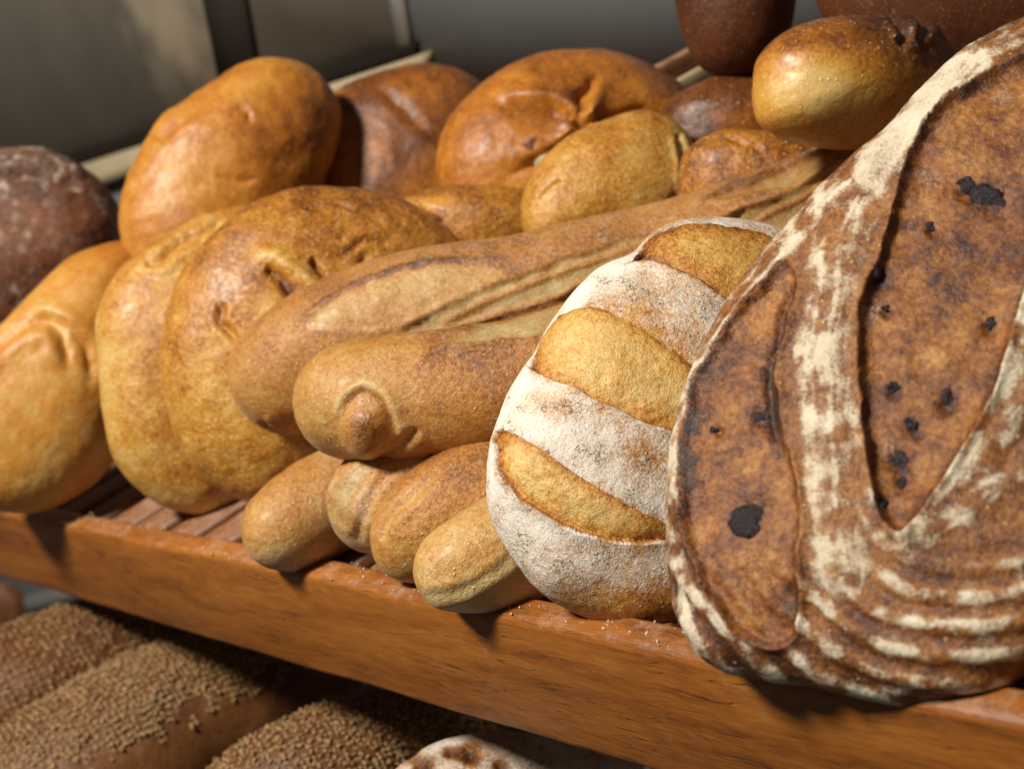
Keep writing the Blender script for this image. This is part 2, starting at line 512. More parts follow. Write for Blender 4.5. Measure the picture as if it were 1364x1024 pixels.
M_red = crust('red_crust', [(0, (.17, .052, .018)), (.5, (.10, .028, .008)), (1, (.03, .01, .005))], spec=.25, rough=.6, blister=.1, bump=.6, grainy=.3)
M_dark = crust('rye_crust', DARK, rough=.6, blister=.3, bump=1.2, grainy=1.0, flourcol=(.55, .47, .38))
M_seedcrust = crust('seeded_crust', [(0, (.26, .11, .03)), (.5, (.15, .05, .012)), (1, (.05, .016, .006))], rough=.45, blister=.2)
M_seed = plain('sesame', (.37, .23, .10), .5, var=.7, scale=420)
M_olive = plain('olive_flesh', (.018, .010, .013), .27, var=.7, scale=500, bump=1.0, spec=.45)
M_wood = wood('rail_wood', 0)
M_slat = wood('slat_wood', 1, cols=((.08, .026, .010), (.20, .070, .022), (.30, .13, .05)), rough=.5, flour=.06)

# ------------------------------------------------------------------ the shelf and wall


def box(x0, x1, y0, y1, z0, z1, bev=.003, seg=2, nx=1, wav=0.0, seed=0):
    """bevelled box; ring profile in YZ swept along X, with slightly uneven edges"""
    hy, hz = (y1 - y0) / 2, (z1 - z0) / 2; cy, cz = (y0 + y1) / 2, (z0 + z1) / 2
    prof = []
    for sy, sz, a0 in ((1, 1, 0), (-1, 1, 90), (-1, -1, 180), (1, -1, 270)):
        for k in range(seg + 1):
            a = math.radians(a0 + 90 * k / seg)
            prof.append((cy + sy * (hy - bev) + bev * math.cos(a), cz + sz * (hz - bev) + bev * math.sin(a)))
    prof = np.array(prof); m = len(prof)
    xs = np.concatenate([[x0, x0 + bev], np.linspace(x0 + bev, x1 - bev, nx + 1)[1:-1], [x1 - bev, x1]])
    V = []
    for i, x in enumerate(xs):
        s = 1 if 0 < i < len(xs) - 1 else 0
        p = prof.copy()
        if not s: p[:, 0] = cy + (p[:, 0] - cy) * (hy - bev) / hy; p[:, 1] = cz + (p[:, 1] - cz) * (hz - bev) / hz
        V.append(np.column_stack([np.full(m, x), p]))
    V = np.vstack(V)
    if wav:
        V[:, 1] += noise(V, 9, seed) * wav; V[:, 2] += noise(V, 11, seed + 5) * wav * .8 + noise(V, 60, seed + 8) * wav * .25
    F = []
    for i in range(len(xs) - 1):
        for j in range(m):
            a = i * m + j; b = i * m + (j + 1) % m
            F.append((a, b, b + m, a + m))
    # caps as quad fans
    F = [f[::-1] for f in F]
    for base, rev in ((0, False), ((len(xs) - 1) * m, True)):
        for j in range(1, m - 2, 2):
            q = (base, base + j, base + j + 1, base + j + 2)
            F.append(q[::-1] if rev else q)
    F = np.array(F)
    F = F[:, ::-1] if True else F
    return V, F


M_beige = plain('beige_ledge', (.42, .33, .19), .5, var=.2, scale=25)


def swapxy(V): return V[:, [1, 0, 2]]


shelf = empty('display_shelf', (0, 0, 0))
tag(shelf, 'slatted brown wooden bread shelf with a thick rounded front rail', 'shelf')
V, F = box(-1.9, .80, 0, .024, -.094, .0, .006, 4, 260, .0012, 3)
mesh_obj('front_rail', V, F, M_wood, shelf)
V, F = box(0, .68, -.0235, .0235, -.012, 0, .003, 2, 1)
slat0 = None
for i in range(36):
    x = -1.45 + i * .062
    if slat0 is None:
        W = swapxy(V) + np.array([0, .025, -.010]); FF = F[:, ::-1]
        slat0 = mesh_obj('slat', W, FF, M_slat, shelf); s = slat0
    else:
        s = slat0.copy(); link(s, shelf)
    s.location = (x, 0, random.Random(i).uniform(-.001, .001))
# two bars of the side frame, seen above the back row
V, F = box(-.22, .30, -.010, .010, -.008, .008, .003)
for k, (px, py, m) in enumerate(((905, 84, M_slat), (925, 104, M_beige))):
    mesh_obj('side_bar', swapxy(V) + U(px, py, 1.36), F[:, ::-1], m, shelf)
for yy in (.11, .40):
    V, F = box(-1.5, .78, yy, yy + .03, -.052, -.024, .003)
    mesh_obj('cross_bar', V, F, M_wood, shelf)
V, F = box(-1.9, .80, .71, .73, -.06, -.012, .003)
mesh_obj('rear_rail', V, F, M_wood, shelf)

low = empty('display_shelf', (0, 0, -.345))
tag(low, 'lower slatted shelf under the seeded loaves, mostly hidden by them', 'shelf')
V, F = box(0, .55, -.014, .014, -.012, 0, .003, 2, 1)
W0 = swapxy(V)
sl0 = None
for i in range(34):
    x = -1.35 + i * .05
    if sl0 is None: sl0 = mesh_obj('slat', W0 + np.array([0, -.02, -.345]), F[:, ::-1], M_slat, low); s = sl0
    else: s = sl0.copy(); link(s, low)
    s.location = (x, 0, 0)

YW = .75
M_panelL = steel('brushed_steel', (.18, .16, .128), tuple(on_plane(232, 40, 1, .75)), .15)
M_panelR = plain('grey_panel', (.20, .205, .205), .5, var=.12, scale=8, bump=.05)
M_trim = plain('pale_trim', (.34, .33, .31), .45, var=.1)
M_darkm = plain('dark_gap', (.016, .012, .008), .8, spec=.1)


def quadbox(name, pts4, y0, th, mat, parent=None, **k):
    """slab standing on the wall plane: four (px,py) corners on the plane Y=y0, thickness th going back"""
    A = np.array([on_plane(x, y, 1, y0) for x, y in pts4]); B = A + np.array([0, th, 0])
    V = np.vstack([A, B]); F = np.array([(0, 1, 2, 3), (7, 6, 5, 4), (0, 4, 5, 1), (1, 5, 6, 2), (2, 6, 7, 3), (3, 7, 4, 0)])
    o = mesh_obj(name, V, F, mat, parent, smooth=False)
    return o


wall = empty('back_wall', (0, YW, 0)); tag(wall, kind='structure')
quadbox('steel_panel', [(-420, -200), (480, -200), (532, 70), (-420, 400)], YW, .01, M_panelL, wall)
quadbox('dark_stripe', [(245, -120), (300, -120), (345, 120), (296, 134)], YW - .012, .012, plain('dark_stripe_mat', (.034, .028, .021), .7, spec=.2), wall)  # added dark slab making the panel's dark vertical streak
quadbox('corner_trim', [(482, -200), (505, -200), (551, 92), (534, 92)], YW - .006, .012, M_trim, wall)
quadbox('grey_panel', [(503, -200), (1700, -400), (1700, 60), (549, 120)], YW + .002, .01, M_panelR, wall)
quadbox('dark_strip', [(-420, 392), (-420, 372), (551, 58), (551, 78)], YW - .008, .01, M_darkm, wall)
quadbox('ledge', [(-420, 440), (-420, 392), (560, 74), (560, 98)], YW - .02, .03, M_beige, wall)
quadbox('lower_panel', [(-420, 440), (560, 98), (1700, -100), (1700, 1500), (-420, 1500)][:1] + [(560, 98), (1700, 700), (-420, 1100)], YW + .004, .01, M_panelR, wall)
quadbox('lower_ledge', [(-200, 880), (-200, 860), (260, 735), (260, 757)], YW - .02, .02, M_trim, wall)

# ------------------------------------------------------------------ feature helpers


def crease(s, pts, w, d, lip=0, bake=0.0, fade=True):
    D, T, S = dline(s.x, s.y, pts)
    k = np.exp(-(D / w) ** 2) * s.face
    if fade: k = k * sst(0, .12, T) * sst(1, .88, T)
    s.h -= d * k
    if lip: s.h += lip * np.exp(-((D - 2 * w) / (1.3 * w)) ** 2) * s.face * (sst(0, .15, T) * sst(1, .85, T) if fade else 1)
    s.bake += bake * k
    return D, T, S


def opening(s, poly, depth=4, lip=3, w=6, edge=.3, crumb=1.0, inner=.3, rag=2.0, reg=None, bulge=0, flourkill=True):
    sd = dpoly(s.x, s.y, poly) + fbm(s.P, 90, 3, s.seed + 21) * rag
    lip = lip * (.75 + .9 * fbm(s.P, 45, 2, s.seed + 24)).clip(.1)
    m = sst(-.8, 1.6, sd) * s.face
    s.h += s.face * (lip * np.exp(-(sd / w) ** 2) * (sd < 0)) - m * depth * (1 - np.exp(-np.maximum(sd, 0) / w)) + m * bulge * sst(0, w * 5, sd)
    s.h += m * lip * np.exp(-(sd / (w * .5)) ** 2)
    s.h += m * fbm(s.P, 70, 3, s.seed + 31) * 2.2
    s.crumb = np.maximum(s.crumb, m * crumb)
    tgt = inner + edge * np.exp(-np.maximum(sd, 0) / (w * 1.2)) + .22 * fbm(s.P, 45, 3, s.seed + 8)
    s.bake = s.bake * (1 - m) + tgt * m
    if flourkill: s.flour = s.flour * (1 - m)
    if reg is not None:
        if not hasattr(s, 'reg'): s.reg = np.zeros(len(s.x), int); s.parts = True
        s.reg = np.where((sd > 0) & (s.face > .05), reg, s.reg)
    return sd, m


# ------------------------------------------------------------------ breads
# A dark rye, left edge
def fA(s):
    s.flour += .50 * sst(-.1, .5, fbm(s.P, 95, 4, 5)) + .35 * sst(.1, .9, s.up)
    crease(s, [(-60, 250), (0, 236), (60, 232), (110, 250)], 7, 8, 4)
loaf('rye_loaf', blob_body([(-110, 300), (-70, 225), (0, 200), (50, 198), (100, 215), (140, 248), (160, 292), (158, 350), (130, 400), (60, 450), (0, 480), (-90, 450)], 1.55, (0, 0), .07, .07, 130),
     M_dark, 'round dark brown rye loaf dusted with flour at the left edge', feat=fA, seed=1, lump=1.4, bake=.55)

# C leaning smooth loaf back left
def fC(s):
    s.bake += .16 * sst(330, 440, s.x) - .08 * sst(300, 180, s.x)
    crease(s, [(285, 235), (310, 240), (345, 238)], 2.5, 3)
    crease(s, [(318, 140), (330, 152), (328, 168)], 3, 4)
    crease(s, [(205, 185), (240, 160), (300, 110)], 9, 5)
loaf('smooth_loaf', blob_body([(160, 275), (168, 240), (185, 205), (212, 165), (250, 137), (290, 108), (335, 87), (385, 82), (425, 98), (448, 132), (453, 170), (440, 220), (420, 270), (380, 330), (300, 400), (220, 400), (165, 330)], 1.42, (.1, -.1), .062, .06, 150, 2.2),
     M_roll, 'smooth golden oval loaf leaning against the steel wall at back left', feat=fC, seed=2, lump=1.1, bake=.36)

# E shaded loaf
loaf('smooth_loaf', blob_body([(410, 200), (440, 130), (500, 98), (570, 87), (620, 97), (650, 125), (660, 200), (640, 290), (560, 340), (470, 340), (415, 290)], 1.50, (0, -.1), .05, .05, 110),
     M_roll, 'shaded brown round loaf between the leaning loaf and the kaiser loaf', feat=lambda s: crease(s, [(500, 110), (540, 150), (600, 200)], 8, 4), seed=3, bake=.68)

# F kaiser loaf
def fF(s):
    hub = (772, 172)
    for c in ([hub, (745, 152), (700, 140), (650, 135)], [hub, (772, 140), (786, 112), (815, 90)], [hub, (810, 158), (860, 152), (915, 172)], [hub, (755, 192), (720, 215), (660, 235)], [hub, (830, 200), (880, 240)]):
        D, T, S = dline(s.x, s.y, c)
        k = np.exp(-(D / (6 + 4 * T)) ** 2) * s.face * sst(1.0, .55, T)
        s.h -= 13 * k
        s.h += 9 * np.exp(-((D - 14) / 16) ** 2) * s.face * sst(1.0, .5, T) * (S > 0)
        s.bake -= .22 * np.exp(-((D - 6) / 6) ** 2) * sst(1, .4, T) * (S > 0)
    s.bake += .16 * sst(200, 90, s.y) + .12 * sst(700, 900, s.x)
    s.h += 6 * np.exp(-((s.x - 640) ** 2 + (s.y - 195) ** 2) / 60 ** 2)
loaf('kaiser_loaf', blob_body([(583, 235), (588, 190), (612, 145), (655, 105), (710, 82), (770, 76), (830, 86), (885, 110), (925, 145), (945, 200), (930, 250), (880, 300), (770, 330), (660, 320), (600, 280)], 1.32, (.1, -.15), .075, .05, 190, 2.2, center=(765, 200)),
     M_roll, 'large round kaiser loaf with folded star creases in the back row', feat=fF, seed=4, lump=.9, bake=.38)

# G roll in front of kaiser
def fG(s):
    crease(s, [(903, 178), (912, 215), (915, 262)], 4, 6, 3)
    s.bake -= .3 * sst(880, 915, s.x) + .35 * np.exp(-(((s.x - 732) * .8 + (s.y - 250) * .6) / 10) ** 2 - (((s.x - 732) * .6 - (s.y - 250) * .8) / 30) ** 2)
    crease(s, [(718, 268), (730, 252), (750, 238)], 4, 5)
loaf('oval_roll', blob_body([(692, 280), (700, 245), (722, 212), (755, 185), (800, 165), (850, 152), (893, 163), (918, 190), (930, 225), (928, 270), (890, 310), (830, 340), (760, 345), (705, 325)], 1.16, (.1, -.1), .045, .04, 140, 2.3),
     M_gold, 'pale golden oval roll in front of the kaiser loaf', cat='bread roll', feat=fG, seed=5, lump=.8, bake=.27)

# H small shaded roll
def fH(s):
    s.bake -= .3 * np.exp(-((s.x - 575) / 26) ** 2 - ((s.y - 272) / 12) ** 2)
    crease(s, [(548, 262), (560, 285), (590, 300)], 5, 6)
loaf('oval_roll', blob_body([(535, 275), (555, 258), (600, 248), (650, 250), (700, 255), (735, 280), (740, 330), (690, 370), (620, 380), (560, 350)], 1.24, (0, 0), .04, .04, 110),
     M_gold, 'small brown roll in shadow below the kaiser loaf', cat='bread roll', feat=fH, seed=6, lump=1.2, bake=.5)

# I bun top right
def fI(s):
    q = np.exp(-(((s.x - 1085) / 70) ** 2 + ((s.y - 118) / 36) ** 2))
    s.bake += .34 * sst(110, 40, s.y) + .28 * sst(1120, 1230, s.x) - .42 * q + .18 * sst(150, 190, s.y)  # browned top, plus the shaded right side painted into the bake
    crease(s, [(1185, 25), (1205, 45), (1200, 62)], 6, 8, 5)
    crease(s, [(1235, 35), (1225, 52), (1238, 70)], 6, 8, 4)
loaf('round_bun', blob_body([(1008, 110), (1014, 75), (1042, 46), (1085, 29), (1135, 25), (1175, 28), (1198, 24), (1206, 38), (1232, 34), (1248, 52), (1268, 95), (1255, 150), (1210, 190), (1125, 200), (1060, 188), (1020, 166), (1009, 138)], 1.0, (.2, 0), .05, .045, 160, 2.0, center=(1125, 112)),
     M_bun, 'round bun with pale side and browned top resting above the long baguette', cat='bun', feat=fI, seed=7, lump=.7, bake=.34)

# J roll under the bun
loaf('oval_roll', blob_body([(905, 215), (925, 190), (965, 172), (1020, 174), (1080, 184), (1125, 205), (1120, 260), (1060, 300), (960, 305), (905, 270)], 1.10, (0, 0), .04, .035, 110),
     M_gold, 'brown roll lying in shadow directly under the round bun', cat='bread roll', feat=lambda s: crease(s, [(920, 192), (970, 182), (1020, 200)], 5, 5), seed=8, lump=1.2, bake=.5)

# K, L dark reddish loaves at the top; N behind
loaf('red_brown_loaf', blob_body([(902, 10), (905, -60), (960, -110), (1030, -100), (1060, -40), (1052, 40), (1025, 88), (975, 103), (925, 80)], 1.2, (0, 0), .05, .05, 90),
     M_red, 'blurred reddish brown loaf above the rear shelf at the top edge', feat=None, seed=9, lump=.7, bake=.55)
loaf('red_brown_loaf', blob_body([(1088, 0), (1110, -90), (1200, -150), (1350, -150), (1500, -90), (1520, 30), (1420, 110), (1290, 118), (1170, 95)], 1.12, (0, 0), .06, .06, 90),
     M_red, 'wide dark reddish loaf behind the bun in the top right corner', feat=None, seed=10, lump=.7, bake=.50)
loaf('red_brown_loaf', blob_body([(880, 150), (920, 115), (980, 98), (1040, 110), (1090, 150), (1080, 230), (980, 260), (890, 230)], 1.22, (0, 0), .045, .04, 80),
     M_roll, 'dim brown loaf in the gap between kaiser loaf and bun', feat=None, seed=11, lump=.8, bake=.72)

# D1, D2 two round country loaves
def fD1(s):
    s.bake -= .2 * sst(620, 680, s.y) + .12 * sst(170, 130, s.x)
    crease(s, [(190, 350), (215, 345), (250, 320), (300, 300)], 6, 5, 4)
    s.bake -= .22 * np.exp(-((s.x - 210) / 35) ** 2 - ((s.y - 360) / 10) ** 2)
loaf('round_country_loaf', blob_body([(127, 450), (135, 405), (158, 360), (195, 328), (250, 300), (330, 276), (420, 300), (450, 400), (430, 560), (370, 640), (290, 680), (250, 684), (205, 668), (160, 625), (138, 560)], 1.27, (.15, -.05), .06, .05, 200, 2.3, center=(270, 480)),
     M_gold, 'round golden country loaf half hidden behind its twin on the left', feat=fD1, seed=12, lump=1.0, bake=.28)

def fD2(s):
    def ridge(l, wd, hh, bk):
        D, T, S = dline(s.x, s.y, l); k = np.exp(-(D / wd) ** 2) * s.face * sst(0, .2, T) * sst(1, .8, T)
        s.h += hh * k; s.bake += bk * k
    ridge([(335, 342), (362, 342), (395, 362), (418, 384), (432, 412)], 12, 7, -.30)
    ridge([(312, 402), (330, 388), (352, 392), (360, 420), (352, 446), (330, 452), (312, 436)], 10, 3, -.06)
    crease(s, [(352, 358), (368, 368), (385, 388), (392, 412), (380, 430), (360, 440)], 7, 9, 0, .34)
    crease(s, [(412, 345), (426, 360), (438, 378)], 4, 9, 0, .2)
    crease(s, [(440, 400), (462, 385), (480, 362), (484, 340)], 6, 4, 2, .1)
    crease(s, [(298, 400), (296, 428), (312, 448), (335, 462), (365, 462)], 6, 5, 2, .12)
    crease(s, [(455, 335), (480, 322), (520, 326)], 4, 3, 2, .12)
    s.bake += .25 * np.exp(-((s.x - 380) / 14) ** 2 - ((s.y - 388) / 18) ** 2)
    s.bake += .16 * sst(480, 600, s.x) + .1 * sst(300, 255, s.y)
    s.bake -= .16 * np.exp(-((s.x - 290) / 60) ** 2 - ((s.y - 520) / 60) ** 2)
    s.flour += .18 * np.exp(-((s.x - 290) / 70) ** 2 - ((s.y - 510) / 60) ** 2)
    crease(s, [(470, 262), (520, 275), (560, 300)], 3, 3, 1)
    crease(s, [(440, 270), (480, 282), (520, 300)], 3, 3, 1)
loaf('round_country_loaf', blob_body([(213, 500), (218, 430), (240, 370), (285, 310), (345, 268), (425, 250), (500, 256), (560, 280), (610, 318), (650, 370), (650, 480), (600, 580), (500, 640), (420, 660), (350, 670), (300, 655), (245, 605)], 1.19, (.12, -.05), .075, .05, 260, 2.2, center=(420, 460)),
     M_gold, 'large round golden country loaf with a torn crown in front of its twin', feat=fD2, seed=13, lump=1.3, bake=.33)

# B folded roll left
def fB(s):
    D, T, S = dline(s.x, s.y, [(-30, 480), (10, 450), (45, 428), (75, 438), (88, 470), (86, 500)])
    k = s.face * sst(1.0, .7, T)
    s.h -= 7 * np.exp(-(D / 8) ** 2) * k; s.h += 4 * np.exp(-((D - 16) / 14) ** 2) * k * (S > 0)
    D, T, S = dline(s.x, s.y, [(20, 415), (60, 425), (95, 440), (115, 462), (122, 495), (118, 520)])
    k = s.face * sst(0, .25, T) * sst(1.0, .7, T)
    s.h -= 5 * np.exp(-(D / 8) ** 2) * k; s.h += 3 * np.exp(-((D - 14) / 12) ** 2) * k * (S < 0)
    s.bake -= .3 * np.exp(-((s.x - 138) / 22) ** 2 - ((s.y - 605) / 28) ** 2) + .08
    s.bake += .12 * sst(420, 340, s.y)
loaf('knotted_roll', blob_body([(-110, 560), (-70, 490), (-10, 445), (40, 395), (95, 348), (150, 325), (190, 328), (205, 370), (200, 460), (175, 560), (145, 622), (100, 662), (45, 682), (-10, 680), (-70, 660)], 1.36, (.1, -.1), .065, .06, 170, 2.2, center=(55, 520)),
     M_roll, 'smooth knotted roll with curved folds at the left end of the shelf', cat='bread roll', feat=fB, seed=14, lump=.8, bake=.35)

# M1 long rear baguette
G_BAG = 'long baguettes stacked across the shelf'
def fM1(s):
    s.flour += .17 + .10 * sst(420, 560, s.x)
    s.bake += .04
    opening(s, [(405, 434), (455, 390), (530, 362), (620, 350), (672, 368), (600, 400), (520, 434), (460, 438)], 1.2, 1.5, 4, .15, .35, .36, 2, 1)
    opening(s, [(535, 440), (600, 400), (700, 362), (800, 330), (880, 305), (905, 315), (840, 350), (740, 392), (640, 425), (560, 446)], 2.5, 4, 4, .35, .8, .20, 2, 1)
    opening(s, [(800, 368), (880, 322), (960, 290), (1040, 262), (1110, 225), (1140, 235), (1080, 290), (960, 340), (850, 380)], 5, 6, 5, .3, .9, .3, 2, 1)
    opening(s, [(930, 272), (1000, 242), (1080, 210), (1150, 180), (1180, 190), (1100, 232), (1000, 262)], 4, 5, 5, .3, .9, .35, 2, 1)
    s.bake += .25 * np.exp(-((s.x - 365) / 30) ** 2 - ((s.y - 565) / 18) ** 2)
    crease(s, [(345, 560), (370, 578), (400, 582)], 5, 6, 3)
    for l, hh in (([(575, 440), (640, 405), (720, 372), (800, 345), (880, 318), (930, 305)], 3.5), ([(400, 428), (450, 392), (520, 362), (600, 347), (680, 345)], 3), ([(1000, 298), (1060, 268), (1120, 235), (1150, 222)], 3), ([(940, 265), (1000, 238), (1080, 207), (1170, 175)], 2.5)):
        D, T, S = dline(s.x0 * .8 + s.x * .2, s.y0 * .8 + s.y * .2, l); k = s.face * sst(0, .15, T) * sst(1, .85, T)
        s.h += hh * np.exp(-(D / 3.2) ** 2) * k; s.bake += .40 * np.exp(-((D - 2) / 4) ** 2) * k * (.6 + .6 * fbm(s.P, 60, 2, 3)); s.crumb *= 1 - .8 * np.exp(-(D / 4) ** 2) * k
loaf('baguette', tube_body([(322, 535, 1.10, 55), (365, 510, 1.09, 76), (440, 470, 1.08, 94), (560, 430, 1.07, 98), (700, 400, 1.06, 90), (900, 345, 1.06, 82), (1080, 280, 1.07, 76), (1220, 215, 1.08, 68), (1330, 165, 1.09, 45)], 260, 170, 1.0, 2.0),
     M_bag, 'longest slashed baguette running from its pointed end up behind the floured loaf', cat='baguette', group=None, feat=fM1, seed=15, lump=.8, bake=.36, nb=.26)

# M2 front baguette with nub
def fM2(s):
    nub = np.exp(-(((s.x - 487) / 26) ** 2 + ((s.y - 574) / 30) ** 2) ** 1.6) * s.face
    s.h += 17 * nub; s.bake += .24 * nub * sst(600, 570, s.y)
    D, T, S = dline(s.x, s.y, [(456, 562), (462, 536), (484, 522), (506, 530), (522, 556), (532, 588)])
    k9 = s.face * sst(0, .2, T) * sst(1, .8, T)
    s.h -= 4 * np.exp(-(D / 5) ** 2) * k9; s.h += 3 * np.exp(-((D - 9) / 7) ** 2) * k9 * (S < 0)
    s.bake -= .34 * k9 * np.exp(-((D - 8) / 7) ** 2) * (S < 0); s.bake += .25 * k9 * np.exp(-(D / 4) ** 2)
    s.flour += .30 * np.exp(-((s.x - 480) / 26) ** 2 - ((s.y - 600) / 14) ** 2)
    s.flour += .26 * sst(-.1, .5, fbm(s.P, 30, 3, 77))
    crease(s, [(500, 612), (525, 598), (545, 584), (560, 570)], 6, 4, 2)
    s.bake -= .12 * sst(480, 420, s.x)
    crease(s, [(560, 480), (600, 465), (650, 462)], 3, 3, 2)
    opening(s, [(585, 455), (650, 425), (740, 395), (830, 370), (900, 350), (900, 380), (800, 425), (700, 452), (620, 458)], 5, 6, 5, .35, .9, .22, 2, 1)
    s.bake += .14 * sst(560, 610, s.y)
loaf('baguette', tube_body([(412, 535, .985, 62), (470, 535, .965, 80), (560, 528, .955, 86), (680, 515, .95, 88), (800, 480, .955, 86), (940, 430, .97, 80), (1060, 385, .985, 60)], 240, 170, 1.0, 2.2),
     M_bag, 'thick brown baguette with a knobbed end resting on the short baguettes', cat='baguette', feat=fM2, seed=16, lump=1.0, bake=.46, nb=.26)

# N1..N4 small baguettes
G_S = None
def fN1(s):
    s.flour += .14 + .35 * sst(700, 765, s.y) + .2 * sst(-.1, .5, fbm(s.P, 30, 3, 78))
    s.bake += .35 * np.exp(-((s.x - 352) / 26) ** 2 - ((s.y - 764) / 8) ** 2)
loaf('short_baguette', tube_body([(332, 736, 1.02, 42), (375, 706, 1.02, 61), (440, 668, 1.04, 68), (540, 620, 1.08, 62), (680, 560, 1.11, 58), (800, 510, 1.14, 40)], 130, 100, 1.0, 2.0),
     M_bag, 'short baguette with smooth rounded floury tip at the left over the rail', cat='baguette', feat=fN1, seed=17, lump=.8, bake=.36, nb=.26)
def fN2(s):
    s.flour += .16 + .30 * sst(-.2, .4, fbm(s.P, 40, 3, 79))
    opening(s, [(445, 690), (440, 660), (455, 635), (480, 612), (505, 610), (488, 640), (472, 670), (468, 705)], 2, 2.5, 4, .15, .8, .28, 2, 1)
    crease(s, [(425, 672), (430, 645), (450, 618), (475, 600)], 5, 3, 2, -.1)
    crease(s, [(478, 720), (482, 690), (500, 655), (530, 620)], 5, 3.5, 2, .05)
loaf('short_baguette', tube_body([(442, 662, .985, 50), (490, 664, .975, 72), (550, 654, .975, 84), (640, 622, .985, 80), (740, 580, 1.01, 55), (820, 550, 1.03, 40)], 130, 100, 1.0, 2.0),
     M_bag, 'short slashed baguette second from the left under the knobbed baguette', cat='baguette', feat=fN2, seed=18, lump=.9, bake=.38, nb=.26)
def fN3(s):
    s.flour += .12 * sst(740, 650, s.y)
    crease(s, [(510, 725), (520, 690), (560, 650), (590, 625)], 6, 4, 2.5, -.12)
    s.bake += .15 * sst(750, 790, s.y)
loaf('short_baguette', tube_body([(514, 744, .94, 40), (542, 722, .93, 60), (592, 690, .93, 78), (670, 655, .94, 82), (760, 610, .96, 50), (830, 580, .98, 40)], 130, 100, 1.0, 2.0),
     M_bag, 'short ridged baguette between the slashed one and the blunt ended one', cat='baguette', feat=fN3, seed=19, lump=.8, bake=.36, nb=.26)
def fN4(s):
    s.bake += .16 * np.exp(-((s.x - 610) / 50) ** 2 - ((s.y - 740) / 30) ** 2) - .1
    D, T, S = crease(s, [(565, 790), (610, 785), (650, 768), (690, 735)], 6, 1.2, 2, -.2)
    s.bake -= .12 * (S > 0) * sst(0, 10, D)
loaf('short_baguette', tube_body([(568, 766, .865, 38), (600, 758, .855, 58), (652, 742, .86, 74), (720, 715, .885, 80), (800, 680, .925, 62), (850, 650, .95, 45)], 130, 100, 1.0, 2.2),
     M_bag, 'short blunt ended baguette touching the white floured loaf', cat='baguette', feat=fN4, seed=20, lump=.8, bake=.34, nb=.26)

# P floured batard
def fP(s):
    n = fbm(s.P, 60, 4, 77)
    s.flour += .74 + .28 * n + .14 * sst(900, 680, s.x)  # flour cover, whitened further to the left where the light hits
    s.flour -= .55 * sst(745, 815, s.y + n * 30) + .35 * np.exp(-((s.x - 860) / 60) ** 2 - ((s.y - 480) / 60) ** 2) + .25 * np.exp(-((s.x - 740) / 40) ** 2 - ((s.y - 540) / 22) ** 2)
    s.flour -= .22 * np.exp(-((s.x - 870) / 80) ** 2 - ((s.y - 400) / 45) ** 2)
    s.flour -= .30 * np.exp(-((s.x - 870) / 40) ** 2 - ((s.y - 620) / 30) ** 2)
    rim, _, _ = dline(s.x, s.y, [(650, 640), (660, 575), (690, 510), (735, 430), (790, 372), (850, 335)])
    s.flour += .3 * np.exp(-(rim / 16) ** 2)  # bright light along the left rim painted in as extra flour
    def band(up, lo, reg=1, inner=.16, dk_lo=1, dk_up=.4):
        poly = up + lo[::-1]
        sd = dpoly(s.x, s.y, poly, 8) + fbm(s.P, 120, 2, 91) * 1.2
        m = sst(-.6, 1.2, sd) * s.face
        dl, tl, _ = dline(s.x, s.y, lo); du, tu, _ = dline(s.x, s.y, up)
        # recessed against the lower flap, level with the upper edge
        s.h += s.face * (4 * np.exp(-(dl / 12) ** 2) * (1 - m)) - m * 9 * np.exp(-dl / 16) + m * 2 * sst(0, 40, dl) - 2 * np.exp(-(du / 9) ** 2) * s.face
        s.h += m * fbm(s.P, 60, 3, 93) * 2.5
        s.crumb = np.maximum(s.crumb, m); s.flour *= (1 - m) * (1 - .35 * np.exp(-(np.minimum(dl, du) / 9) ** 2) * (fbm(s.P, 130, 3, 97) > -.1))
        tgt = inner + .42 * dk_lo * np.exp(-dl / 11) + dk_up * np.exp(-du / 9) + .16 * fbm(s.P, 50, 4, 95)
        s.bake = s.bake * (1 - m) + tgt * m
        if not hasattr(s, 'reg'): s.reg = np.zeros(len(s.x), int); s.parts = True
        s.reg = np.where((sd > 0) & (s.face > .05), reg, s.reg)
    band([(845, 345), (862, 318), (895, 302), (945, 298), (1000, 306), (1050, 325), (1060, 360)], [(850, 347), (890, 352), (930, 370), (970, 398), (1020, 430)], 1, .28, .9, .5)
    band([(706, 486), (728, 440), (752, 416), (790, 412), (835, 428), (880, 455), (920, 490), (960, 530)], [(704, 490), (745, 508), (800, 532), (850, 556), (905, 578), (960, 600)], 2, .10, 1.0, .45)
    band([(664, 572), (690, 580), (730, 605), (780, 640), (835, 672), (890, 695), (950, 715)], [(658, 578), (664, 620), (685, 655), (725, 685), (780, 710), (840, 724), (900, 722), (950, 735)], 3, .10, 1.1, .5)
    s.bake += .1
sP = loaf('floured_loaf', blob_body([(648, 640), (654, 585), (676, 528), (704, 482), (738, 422), (790, 366), (838, 343), (862, 316), (900, 301), (950, 297), (1005, 306), (1060, 330), (1110, 400), (1120, 550), (1080, 700), (1010, 800), (940, 835), (880, 843), (820, 836), (765, 815), (715, 785), (678, 735), (655, 690)], .835, (.1, -.20), .055, .045, 330, 2.3, center=(870, 580)),
     M_batard, 'white floured oval loaf with three golden slashes leaning beside the olive sourdough', feat=fP, seed=21, lump=.9, bake=.35, nb=.26)

# Q olive sourdough
QD = .688


